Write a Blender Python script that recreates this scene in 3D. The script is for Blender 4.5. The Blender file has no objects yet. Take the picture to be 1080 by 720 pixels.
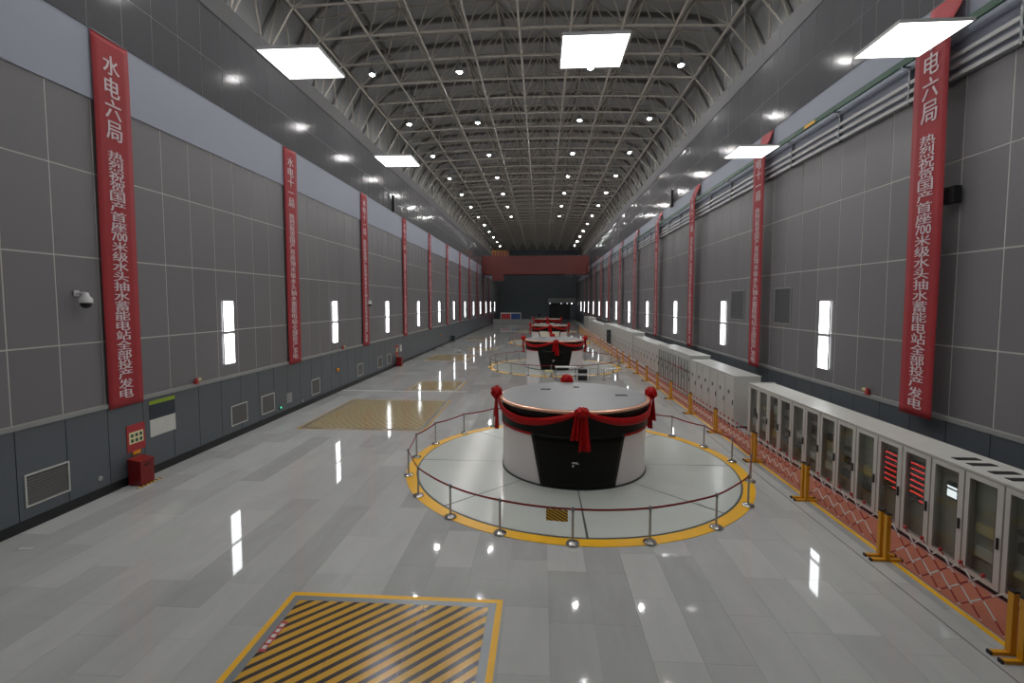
import bpy, bmesh, math, random
from mathutils import Vector, Matrix

PI = math.pi
scene = bpy.context.scene
col = scene.collection
rnd = random.Random(7)

# ------------------------------------------------------------------ camera
CAM_H = 5.6
F_PX = 500.0
cam_d = bpy.data.cameras.new('camera')
cam_d.sensor_width = 36.0
cam_d.sensor_fit = 'HORIZONTAL'
cam_d.lens = 36.0 * F_PX / 1080.0
cam_d.shift_y = -12.0 / 1080.0
cam_d.clip_start = 0.05
cam_d.clip_end = 400
cam = bpy.data.objects.new('camera', cam_d)
col.objects.link(cam)
yaw = math.atan(31 / F_PX)
pit = math.atan(30 / math.hypot(F_PX, 31))
cam.location = (0, 0, CAM_H)
cam.rotation_euler = (PI / 2 - pit, 0, yaw)
scene.camera = cam

# ------------------------------------------------------------------ world, exposure
world = bpy.data.worlds.new('world')
scene.world = world
world.use_nodes = True
world.node_tree.nodes['Background'].inputs[0].default_value = (0.5, 0.55, 0.6, 1)
world.node_tree.nodes['Background'].inputs[1].default_value = 0.02
vs = scene.view_settings
vs.view_transform = 'Standard'
vs.look = 'None'
vs.gamma = 1.0
vs.use_curve_mapping = False
vs.exposure = 0.65

LAMP_E = 400.0      # round hall downlights
WALL_E = 5.0       # vertical wall light panels
PANEL_E = 3.5      # square window reflections built as glowing panels; also one balcony lamp

# ------------------------------------------------------------------ dimensions
XL, XR = -12.65, 10.6
Y0, Y1 = -1.5, 147.0
ROWS = [2.5, 4.45, 6.83, 9.2, 11.28]
BAND_TOP = 13.22
CORN_MID, CORN_TOP = 14.75, 16.6
RIGHT_UP = 0.28          # the right-hand cornice sits a little higher
PITCH = 1.225
JOINT0 = 12.88
BAY = 9.9
GEN_X, GEN_Y, GEN_PITCH = 1.11, 16.28, 24.6

# ------------------------------------------------------------------ materials
MATS = {}


def lin(c):
    c = c / 255.0
    return c / 12.92 if c <= 0.04045 else ((c + 0.055) / 1.055) ** 2.4


def rgb(r, g, b):
    return (lin(r), lin(g), lin(b), 1)


def mat(name, c, rough=0.5, metal=0.0, var=0.08, scale=3.0, bump=0.0, bscale=60.0, spec=0.5, coat=0.0):
    """procedural principled material: noise-varied colour, optional fine bump"""
    if name in MATS:
        return MATS[name]
    m = bpy.data.materials.new(name)
    m.use_nodes = True
    nt = m.node_tree
    b = nt.nodes['Principled BSDF']
    b.inputs['Roughness'].default_value = rough
    b.inputs['Metallic'].default_value = metal
    b.inputs['Specular IOR Level'].default_value = spec
    b.inputs['Coat Weight'].default_value = coat
    geo = nt.nodes.new('ShaderNodeNewGeometry')
    nz = nt.nodes.new('ShaderNodeTexNoise')
    nz.inputs['Scale'].default_value = scale
    nz.inputs['Detail'].default_value = 4
    nt.links.new(geo.outputs['Position'], nz.inputs['Vector'])
    mix = nt.nodes.new('ShaderNodeMix')
    mix.data_type = 'RGBA'
    mix.inputs['A'].default_value = tuple(max(0, x * (1 - var)) for x in c[:3]) + (1,)
    mix.inputs['B'].default_value = tuple(min(1, x * (1 + var)) for x in c[:3]) + (1,)
    nt.links.new(nz.outputs['Fac'], mix.inputs['Factor'])
    nt.links.new(mix.outputs['Result'], b.inputs['Base Color'])
    if bump > 0:
        n2 = nt.nodes.new('ShaderNodeTexNoise')
        n2.inputs['Scale'].default_value = bscale
        nt.links.new(geo.outputs['Position'], n2.inputs['Vector'])
        bp = nt.nodes.new('ShaderNodeBump')
        bp.inputs['Strength'].default_value = bump
        bp.inputs['Distance'].default_value = 0.01
        nt.links.new(n2.outputs['Fac'], bp.inputs['Height'])
        nt.links.new(bp.outputs['Normal'], b.inputs['Normal'])
    MATS[name] = m
    return m


def emit(name, c, strength):
    if name in MATS:
        return MATS[name]
    m = bpy.data.materials.new(name)
    m.use_nodes = True
    nt = m.node_tree
    nt.nodes.remove(nt.nodes['Principled BSDF'])
    e = nt.nodes.new('ShaderNodeEmission')
    e.inputs['Color'].default_value = c
    e.inputs['Strength'].default_value = strength
    nt.links.new(e.outputs[0], nt.nodes['Material Output'].inputs[0])
    MATS[name] = m
    return m


def mnode(nt, op, a, b=None):
    n = nt.nodes.new('ShaderNodeMath')
    n.operation = op
    for i, v in enumerate((a, b)):
        if v is None:
            continue
        if isinstance(v, (int, float)):
            n.inputs[i].default_value = v
        else:
            nt.links.new(v, n.inputs[i])
    return n.outputs[0]


def stripe_mat(name, ca, cb, pitch, duty, vec, rough=0.35, coord='Object', wear=0.15, bump=0.0, offset=0.0):
    """two-colour painted stripes along the direction vec"""
    m = bpy.data.materials.new(name)
    m.use_nodes = True
    nt = m.node_tree
    b = nt.nodes['Principled BSDF']
    b.inputs['Roughness'].default_value = rough
    tc = nt.nodes.new('ShaderNodeTexCoord')
    dot = nt.nodes.new('ShaderNodeVectorMath')
    dot.operation = 'DOT_PRODUCT'
    nt.links.new(tc.outputs[coord], dot.inputs[0])
    dot.inputs[1].default_value = vec
    t = mnode(nt, 'FRACT', mnode(nt, 'ADD', mnode(nt, 'DIVIDE', dot.outputs['Value'], pitch), 100.0 + offset))
    fac = mnode(nt, 'LESS_THAN', t, duty)
    nz = nt.nodes.new('ShaderNodeTexNoise')
    nz.inputs['Scale'].default_value = 7
    nz.inputs['Detail'].default_value = 5
    nt.links.new(tc.outputs[coord], nz.inputs['Vector'])
    mix = nt.nodes.new('ShaderNodeMix')
    mix.data_type = 'RGBA'
    mix.inputs['A'].default_value = cb
    mix.inputs['B'].default_value = ca
    nt.links.new(fac, mix.inputs['Factor'])
    mul = nt.nodes.new('ShaderNodeMix')
    mul.data_type = 'RGBA'
    mul.blend_type = 'MULTIPLY'
    mul.inputs['Factor'].default_value = 1.0
    nt.links.new(mix.outputs['Result'], mul.inputs['A'])
    ramp = nt.nodes.new('ShaderNodeValToRGB')
    ramp.color_ramp.elements[0].color = (1 - 2 * wear,) * 3 + (1,)
    ramp.color_ramp.elements[1].color = (1, 1, 1, 1)
    nt.links.new(nz.outputs['Fac'], ramp.inputs[0])
    nt.links.new(ramp.outputs[0], mul.inputs['B'])
    nt.links.new(mul.outputs['Result'], b.inputs['Base Color'])
    if bump:
        n2 = nt.nodes.new('ShaderNodeTexNoise')
        n2.inputs['Scale'].default_value = 9
        nt.links.new(tc.outputs[coord], n2.inputs['Vector'])
        bp = nt.nodes.new('ShaderNodeBump')
        bp.inputs['Strength'].default_value = bump
        bp.inputs['Distance'].default_value = 0.02
        nt.links.new(n2.outputs['Fac'], bp.inputs['Height'])
        nt.links.new(bp.outputs['Normal'], b.inputs['Normal'])
    MATS[name] = m
    return m


def tile_mat():
    m = bpy.data.materials.new('floor_stone')
    m.use_nodes = True
    nt = m.node_tree
    b = nt.nodes['Principled BSDF']
    b.inputs['Roughness'].default_value = 0.035
    b.inputs['Specular IOR Level'].default_value = 0.5
    at = nt.nodes.new('ShaderNodeAttribute')
    at.attribute_name = 'tone'
    geo = nt.nodes.new('ShaderNodeNewGeometry')
    mp = nt.nodes.new('ShaderNodeMapping')
    mp.inputs['Scale'].default_value = (1.6, 0.5, 1)
    nt.links.new(geo.outputs['Position'], mp.inputs['Vector'])
    nz = nt.nodes.new('ShaderNodeTexNoise')
    nz.inputs['Scale'].default_value = 1.3
    nz.inputs['Detail'].default_value = 6
    nz.inputs['Roughness'].default_value = 0.6
    nz.inputs['Distortion'].default_value = 0.6
    nt.links.new(mp.outputs[0], nz.inputs['Vector'])
    fac = mnode(nt, 'ADD', mnode(nt, 'MULTIPLY', at.outputs['Fac'], 0.55), mnode(nt, 'MULTIPLY', nz.outputs['Fac'], 0.6))
    r = nt.nodes.new('ShaderNodeValToRGB')
    r.color_ramp.elements[0].position = 0.05
    r.color_ramp.elements[0].color = rgb(160, 161, 159)
    r.color_ramp.elements[1].position = 0.95
    r.color_ramp.elements[1].color = rgb(194, 195, 193)
    nt.links.new(fac, r.inputs[0])
    nt.links.new(r.outputs[0], b.inputs['Base Color'])
    MATS['floor_stone'] = m
    return m


def perforated_mat():
    """dark grey acoustic sheet with a fine hole pattern"""
    m = bpy.data.materials.new('acoustic_sheet')
    m.use_nodes = True
    nt = m.node_tree
    b = nt.nodes['Principled BSDF']
    b.inputs['Roughness'].default_value = 0.42
    geo = nt.nodes.new('ShaderNodeNewGeometry')
    vo = nt.nodes.new('ShaderNodeTexVoronoi')
    vo.inputs['Scale'].default_value = 55
    vo.inputs['Randomness'].default_value = 0.0
    nt.links.new(geo.outputs['Position'], vo.inputs['Vector'])
    h = mnode(nt, 'LESS_THAN', vo.outputs['Distance'], 0.28)
    oi = nt.nodes.new('ShaderNodeObjectInfo')
    mix = nt.nodes.new('ShaderNodeMix')
    mix.data_type = 'RGBA'
    mix.inputs['A'].default_value = rgb(119, 117, 120)
    mix.inputs['B'].default_value = rgb(60, 60, 62)
    nt.links.new(mnode(nt, 'MULTIPLY', h, 0.8), mix.inputs['Factor'])
    hs = nt.nodes.new('ShaderNodeHueSaturation')
    nt.links.new(mix.outputs['Result'], hs.inputs['Color'])
    nt.links.new(mnode(nt, 'ADD', mnode(nt, 'MULTIPLY', oi.outputs['Random'], 0.14), 0.93), hs.inputs['Value'])
    nt.links.new(hs.outputs[0], b.inputs['Base Color'])
    MATS['acoustic_sheet'] = m
    return m


M_TILE = tile_mat()
M_ACOUSTIC = perforated_mat()
M_GROUT = mat('floor_grout', rgb(156, 157, 155), 0.5)
M_JOINT = mat('joint_strip', rgb(196, 194, 190), 0.45)
M_DADO = mat('dado_panel', rgb(92, 98, 104), 0.3, var=0.05)
M_DADO_GAP = mat('dado_gap', rgb(50, 54, 58), 0.5)
M_BASE = mat('skirting_dark', rgb(28, 30, 32), 0.35)
M_BAND = mat('white_beam_face', rgb(158, 163, 178), 0.6, var=0.04, scale=0.5)
M_SILL = mat('pale_ledge', rgb(150, 152, 150), 0.5)
M_CORN = mat('cornice_panel', rgb(98, 98, 101), 0.12, var=0.05, spec=0.05)
M_CORN_GAP = mat('cornice_gap', rgb(160, 160, 162), 0.5)
M_SOFFIT = mat('soffit_grey', rgb(128, 128, 130), 0.6, var=0.05)
M_DECK = mat('roof_sheet_grey', rgb(164, 166, 167), 0.6, var=0.08, scale=0.6)
M_PURLIN = mat('purlin_dark', rgb(124, 123, 120), 0.6)
M_TRUSS = mat('truss_tube', rgb(188, 182, 172), 0.45, var=0.06)
M_ENDWALL = mat('end_wall_paint', rgb(98, 107, 112), 0.6)
M_WHITE = mat('white_paint', rgb(205, 205, 205), 0.4)
M_RED_CLOTH = mat('banner_red', rgb(160, 40, 48), 0.62, var=0.06, bump=0.25, bscale=4)
M_LETTER = mat('banner_lettering', rgb(222, 204, 208), 0.6)
M_SWAG = mat('swag_satin', rgb(172, 10, 14), 0.5, var=0.2, scale=8, spec=0.2)
M_GEN_WHITE = mat('drum_white', rgb(232, 226, 226), 0.28, var=0.03, coat=0.3)
M_GEN_BLACK = mat('drum_black', rgb(14, 14, 13), 0.35, var=0.1, spec=0.2)
M_GEN_TOP = mat('drum_top_grey', rgb(134, 136, 138), 0.4, var=0.1, scale=1.5)
M_COPPER = mat('copper_rim', rgb(246, 190, 160), 0.3, metal=0.5, var=0.03)
M_PLAT = mat('platform_white', rgb(194, 199, 193), 0.2, var=0.05, scale=0.8)
M_PLAT_GAP = mat('platform_seam', rgb(70, 74, 72), 0.5)
M_YELLOW = mat('yellow_line', rgb(244, 184, 22), 0.35, var=0.08)
M_YPOST = mat('yellow_enamel', rgb(214, 150, 20), 0.32, var=0.08)
M_CHROME = mat('brushed_steel', rgb(170, 168, 164), 0.2, metal=0.9, var=0.05)
M_STEEL = mat('dull_steel', rgb(140, 144, 146), 0.35, metal=0.6)
M_BELT = mat('red_belt', rgb(140, 22, 26), 0.6)
M_BLACK = mat('black_plastic', rgb(22, 22, 23), 0.45)
M_CAB = mat('cabinet_paint', rgb(202, 201, 195), 0.4, var=0.03)
M_CAB2 = mat('cabinet_paint_pale', rgb(196, 197, 193), 0.4, var=0.03)
M_CABIN = mat('cabinet_inside', rgb(172, 170, 160), 0.5)
M_TANPLATE = mat('relay_beige', rgb(196, 184, 140), 0.5)
M_MAT = mat('red_rubber_mat', rgb(168, 98, 76), 0.55, var=0.08)
M_REDBOX = mat('red_enamel', rgb(130, 24, 24), 0.3, var=0.08)
M_CRANE = mat('crane_red', rgb(98, 26, 18), 0.45, var=0.08)
M_GREEN = mat('rail_green', rgb(36, 84, 62), 0.45)
M_LIME = mat('poster_lime', rgb(150, 178, 48), 0.5)
M_NAVY = mat('poster_navy', rgb(46, 54, 66), 0.5, var=0.5, scale=6)
M_PAPER = mat('poster_paper', rgb(205, 206, 200), 0.6)
M_CREAM = mat('sign_cream', rgb(230, 224, 176), 0.6)
M_BLUEB = mat('board_blue', rgb(46, 78, 140), 0.5)
M_REDB = mat('board_red', rgb(176, 52, 56), 0.5)
M_ORANGE = mat('beacon_amber', rgb(236, 150, 20), 0.3)
M_VENT = mat('vent_dark', rgb(92, 90, 89), 0.5)
M_LAMP = emit('downlight_glow', (1.0, 0.985, 0.965, 1), LAMP_E)
M_WALLGLOW = emit('wall_panel_glow', (0.95, 0.98, 1.0, 1), WALL_E)
M_PANELGLOW = emit('reflection_and_lamp_glow', (1.0, 1.0, 1.0, 1), PANEL_E)  # shared by the square window reflections and one balcony lamp
M_LED = emit('red_led', (1.0, 0.06, 0.06, 1), 0.55)
M_SCREEN = emit('meter_screen', (0.9, 0.95, 1.0, 1), 0.8)
M_EXIT = emit('exit_green', (0.1, 0.9, 0.4, 1), 1.2)
M_HATCH = stripe_mat('hazard_plate', rgb(214, 164, 56), rgb(62, 56, 52), 0.205, 0.58, (0.7071, -0.7071, 0), 0.2, wear=0.06, bump=0.05)
M_HATCH_PALE = stripe_mat('hazard_plate_worn_sheen', rgb(208, 190, 144), rgb(104, 84, 56), 0.205, 0.6, (0.7071, -0.7071, 0), 0.1, wear=0.05, bump=0.05)  # worn paint, with the reflection that washes it out put into the colour
M_HAZ_SIGN = stripe_mat('hazard_sign', rgb(232, 180, 30), rgb(24, 22, 20), 0.062, 0.58, (0.45, 0, 0.89), 0.5, wear=0.02)
M_HAZ_TAPE = stripe_mat('hazard_tape', rgb(226, 176, 40), rgb(30, 26, 22), 0.14, 0.55, (0.3, 1, 0), 0.5, wear=0.02)
M_BAR = stripe_mat('barrier_bar_paint', rgb(150, 34, 34), rgb(222, 220, 216), 0.34, 0.42, (0, 0, 1), 0.4, wear=0.02, offset=0.06)

_gl = bpy.data.materials.new('cabinet_glass')
_gl.use_nodes = True
_nt = _gl.node_tree
_b = _nt.nodes['Principled BSDF']
_b.inputs['Base Color'].default_value = (0.55, 0.58, 0.55, 1)
_b.inputs['Roughness'].default_value = 0.03
_tr = _nt.nodes.new('ShaderNodeBsdfTransparent')
_tr.inputs[0].default_value = (0.86, 0.88, 0.86, 1)
_gls = _nt.nodes.new('ShaderNodeBsdfGlossy')
_gls.inputs['Roughness'].default_value = 0.03
_lw = _nt.nodes.new('ShaderNodeLayerWeight')
_fc = mnode(_nt, 'ADD', mnode(_nt, 'MULTIPLY', mnode(_nt, 'POWER', _lw.outputs['Facing'], 4.0), 0.6), 0.03)
_mx = _nt.nodes.new('ShaderNodeMixShader')
_nt.links.new(_fc, _mx.inputs[0])
_nt.links.new(_tr.outputs[0], _mx.inputs[1])
_nt.links.new(_gls.outputs[0], _mx.inputs[2])
_nt.links.new(_mx.outputs[0], _nt.nodes['Material Output'].inputs[0])
M_GLASS = _gl


# ------------------------------------------------------------------ mesh helpers
class MB:
    def __init__(self):
        self.v = []
        self.f = []

    def box(self, x0, x1, y0, y1, z0, z1):
        n = len(self.v)
        self.v += [(x0, y0, z0), (x1, y0, z0), (x1, y1, z0), (x0, y1, z0), (x0, y0, z1), (x1, y0, z1), (x1, y1, z1), (x0, y1, z1)]
        self.f += [tuple(n + i for i in q) for q in ((3, 2, 1, 0), (4, 5, 6, 7), (0, 1, 5, 4), (1, 2, 6, 5), (2, 3, 7, 6), (3, 0, 4, 7))]
        return self

    def tube(self, a, b, r, n=6, r2=None, caps=True):
        a, b = Vector(a), Vector(b)
        d = (b - a).normalized()
        u = d.orthogonal().normalized()
        w = d.cross(u)
        r2 = r if r2 is None else r2
        s = len(self.v)
        for p, rr in ((a, r), (b, r2)):
            for i in range(n):
                t = 2 * PI * i / n
                self.v.append(tuple(p + u * (rr * math.cos(t)) + w * (rr * math.sin(t))))
        for i in range(n):
            j = (i + 1) % n
            self.f.append((s + i, s + j, s + n + j, s + n + i))
        if caps:
            self.f.append(tuple(s + i for i in reversed(range(n))))
            self.f.append(tuple(s + n + i for i in range(n)))
        return self

    def path(self, pts, r, n=6):
        """tube swept along a polyline; r a number or a function of the index"""
        s = len(self.v)
        m = len(pts)
        up = None
        for k, p in enumerate(pts):
            p = Vector(p)
            d = (Vector(pts[min(k + 1, m - 1)]) - Vector(pts[max(k - 1, 0)])).normalized()
            if up is None:
                up = d.orthogonal().normalized()
            up = (up - d * up.dot(d)).normalized()
            w = d.cross(up)
            rr = r(k) if callable(r) else r
            for i in range(n):
                t = 2 * PI * i / n
                self.v.append(tuple(p + up * (rr * math.cos(t)) + w * (rr * math.sin(t))))
        for k in range(m - 1):
            for i in range(n):
                j = (i + 1) % n
                self.f.append((s + k * n + i, s + k * n + j, s + (k + 1) * n + j, s + (k + 1) * n + i))
        self.f.append(tuple(s + i for i in reversed(range(n))))
        self.f.append(tuple(s + (m - 1) * n + i for i in range(n)))
        return self

    def lathe(self, prof, n=48, cx=0, cy=0, a0=0.0, a1=2 * PI):
        """revolve (r, z) profile about a vertical axis; open arcs allowed"""
        full = abs(a1 - a0 - 2 * PI) < 1e-6
        cols = n if full else n + 1
        s = len(self.v)
        m = len(prof)
        for i in range(cols):
            t = a0 + (a1 - a0) * i / n
            for r, z in prof:
                self.v.append((cx + r * math.cos(t), cy + r * math.sin(t), z))
        for i in range(n):
            j = (i + 1) % cols
            for k in range(m - 1):
                self.f.append((s + i * m + k, s + j * m + k, s + j * m + k + 1, s + i * m + k + 1))
        return self

    def grid(self, fn, nu, nv):
        s = len(self.v)
        for i in range(nu + 1):
            for j in range(nv + 1):
                self.v.append(tuple(fn(i / nu, j / nv)))
        w = nv + 1
        for i in range(nu):
            for j in range(nv):
                self.f.append((s + i * w + j, s + (i + 1) * w + j, s + (i + 1) * w + j + 1, s + i * w + j + 1))
        return self

    def prism(self, pts, axis, a, b):
        """extrude a polygon; axis 'x','y','z' is the extrusion axis, pts the two other coordinates in order"""
        s = len(self.v)
        n = len(pts)
        for e in (a, b):
            for p, q in pts:
                self.v.append((e, p, q) if axis == 'x' else (p, e, q) if axis == 'y' else (p, q, e))
        self.f.append(tuple(s + i for i in reversed(range(n))))
        self.f.append(tuple(s + n + i for i in range(n)))
        for i in range(n):
            j = (i + 1) % n
            self.f.append((s + i, s + j, s + n + j, s + n + i))
        return self

    def mesh(self, name, m, smooth=False, sharp=40, fix=True):
        me = bpy.data.meshes.new(name)
        me.from_pydata(self.v, [], self.f)
        if fix:
            bm = bmesh.new()
            bm.from_mesh(me)
            bmesh.ops.recalc_face_normals(bm, faces=bm.faces)
            bm.to_mesh(me)
            bm.free()
        if smooth:
            me.polygons.foreach_set('use_smooth', [True] * len(me.polygons))
            me.set_sharp_from_angle(angle=math.radians(sharp))
        if m:
            me.materials.append(m)
        me.update()
        return me

    def build(self, name, m, parent=None, loc=(0, 0, 0), rz=0, smooth=False, **kw):
        return obj(name, self.mesh(name, m, smooth, **kw), parent, loc, rz)


def obj(name, data, parent=None, loc=(0, 0, 0), rz=0):
    o = bpy.data.objects.new(name, data)
    col.objects.link(o)
    o.location = loc
    o.rotation_euler = (0, 0, rz)
    if parent:
        o.parent = parent
    return o


def box(name, m, x0, x1, y0, y1, z0, z1, parent=None, bevel=0.0):
    """a box as its own object, origin at the box's base centre"""
    cx, cy = (x0 + x1) / 2, (y0 + y1) / 2
    mb = MB().box(x0 - cx, x1 - cx, y0 - cy, y1 - cy, 0, z1 - z0)
    o = mb.build(name, m, parent, (cx, cy, z0))
    if bevel:
        md = o.modifiers.new('bevel', 'BEVEL')
        md.width = bevel
        md.segments = 2
    return o


def tag(o, label, cat, group=None, kind=None):
    if label:
        o['label'] = label
    if cat:
        o['category'] = cat
    if group:
        o['group'] = group
    if kind:
        o['kind'] = kind
    return o


def thing(name, label, cat, loc=(0, 0, 0), rz=0, group=None):
    return tag(obj(name, None, None, loc, rz), label, cat, group)


def structure(o, label=None, cat=None):
    o['kind'] = 'structure'
    if label:
        o['label'] = label
    if cat:
        o['category'] = cat
    return o


def stuff(o):
    o['kind'] = 'stuff'
    return o


def clone(root, parent=None):
    c = root.copy()
    col.objects.link(c)
    c.parent = parent
    for ch in root.children:
        clone(ch, c)
    return c


ORD = ['first', 'second', 'third', 'fourth', 'fifth', 'sixth', 'seventh', 'eighth', 'ninth', 'tenth', 'eleventh', 'twelfth', 'thirteenth',
       'fourteenth', 'fifteenth', 'sixteenth', 'seventeenth', 'eighteenth', 'nineteenth', 'twentieth', 'twenty-first', 'twenty-second',
       'twenty-third', 'twenty-fourth', 'twenty-fifth', 'twenty-sixth', 'twenty-seventh', 'twenty-eighth', 'twenty-ninth', 'thirtieth',
       'thirty-first', 'thirty-second', 'thirty-third', 'thirty-fourth', 'thirty-fifth', 'thirty-sixth']


# ================================================================== FLOOR
floor = box('floor', M_GROUT, XL - 0.2, XR + 0.2, Y0, Y1, -0.30, -0.012)
structure(floor, 'polished grey stone slab floor of the long hall', 'floor')
FX, FY, FZ = floor.location

HATCHES = [(-4.77, -0.70, 2.9, 8.57), (-10.80, -5.05, 20.0, 26.4), (-8.6, -5.2, 29.3, 32.9), (-11.3, -6.9, 44.3, 49.6), (-8.6, -5.2, 54.0, 57.5),
           (-11.2, -6.9, 69.0, 74.0)]
PLAT_R = 5.65
GENS = [(GEN_X, GEN_Y + GEN_PITCH * k) for k in range(4)]
TW, TL = 0.8, 1.6


def covered(x, y):
    for x0, x1, y0, y1 in HATCHES:
        if x - TW / 2 > x0 and x + TW / 2 < x1 and y - TL / 2 > y0 and y + TL / 2 < y1:
            return True
    for gx, gy in GENS:
        if math.hypot(abs(x - gx) + TW / 2, abs(y - gy) + TL / 2) < PLAT_R - 0.05:
            return True
    return x - TW / 2 > 8.66


# slabs are laid in long lanes with a staggered joint; neighbouring slabs of one tone run on
tiles = []
ncol = int((XR - XL) / TW) + 1
for i in range(ncol):
    x = XL + TW * (i + 0.5)
    off = rnd.choice([0, 0.4, 0.8, 1.2])
    tone = rnd.random()
    for j in range(-1, int(Y1 / TL) + 1):
        y = off + TL * j
        if rnd.random() < 0.62:
            tone = rnd.random()
        x1 = min(x + TW / 2, XR)
        y0, y1 = max(y, Y0), min(y + TL, Y1)
        if y1 - y0 < 0.1 or x1 - (x - TW / 2) < 0.05 or covered(x, y + TL / 2):
            continue
        tiles.append((x - TW / 2, x1, y0, y1, min(1, max(0, tone))))


def tone_attr(me, vals):
    a = me.attributes.new('tone', 'FLOAT', 'FACE')
    a.data.foreach_set('value', vals)


def in_view(x, y):
    return y > 5.5 and -571 / 500 * y - 1.2 < x < (1080 - 571) / 500 * y + 1.2


vis = sorted([t for t in tiles if in_view((t[0] + t[1]) / 2, t[3])], key=lambda t: (t[0] + t[1]) ** 2 / 4 + t[3] ** 2)
near = set(vis[:298])
tile_mesh = {}
rest = MB()
rest_t = []
G = 0.0015
for t in tiles:
    x0, x1, y0, y1, tone = t
    full = abs(x1 - x0 - TW) < 1e-6 and abs(y1 - y0 - TL) < 1e-6
    if t in near:
        q = round(tone * 11)
        key = (q, round(x1 - x0, 3), round(y1 - y0, 3))
        if key not in tile_mesh:
            hw, hl = (x1 - x0) / 2 - G, (y1 - y0) / 2 - G
            me = MB().box(-hw, hw, -hl, hl, 0, 0.014).mesh('slab', M_TILE)
            tone_attr(me, [q / 11] * 6)
            tile_mesh[key] = me
        obj('slab', tile_mesh[key], floor, ((x0 + x1) / 2 - FX, (y0 + y1) / 2 - FY, -0.014 - FZ))
    else:
        n = len(rest.v)
        rest.v += [(x0 + G, y0 + G, 0), (x1 - G, y0 + G, 0), (x1 - G, y1 - G, 0), (x0 + G, y1 - G, 0)]
        rest.f.append((n, n + 1, n + 2, n + 3))
        rest_t.append(tone)
me = rest.mesh('slab_field', M_TILE, fix=False)
tone_attr(me, rest_t)
stuff(obj('slab_field', me, floor, (-FX, -FY, -FZ)))

strip = box('joint_strip', M_WHITE, XL + 0.05, -4.6, 28.95, 29.07, 0.0, 0.006)
structure(strip, 'pale expansion joint strip running across the floor beyond the large hatch', 'floor strip')
strip = box('trench_seam', M_VENT, 7.03, 7.05, 3.0, 95.0, 0.0, 0.004)
structure(strip, 'dark trench seam in the floor beside the yellow line', 'floor seam')

# ================================================================== WALLS
YB = 40.0      # beyond this the panels are under ten pixels and are joined


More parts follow.
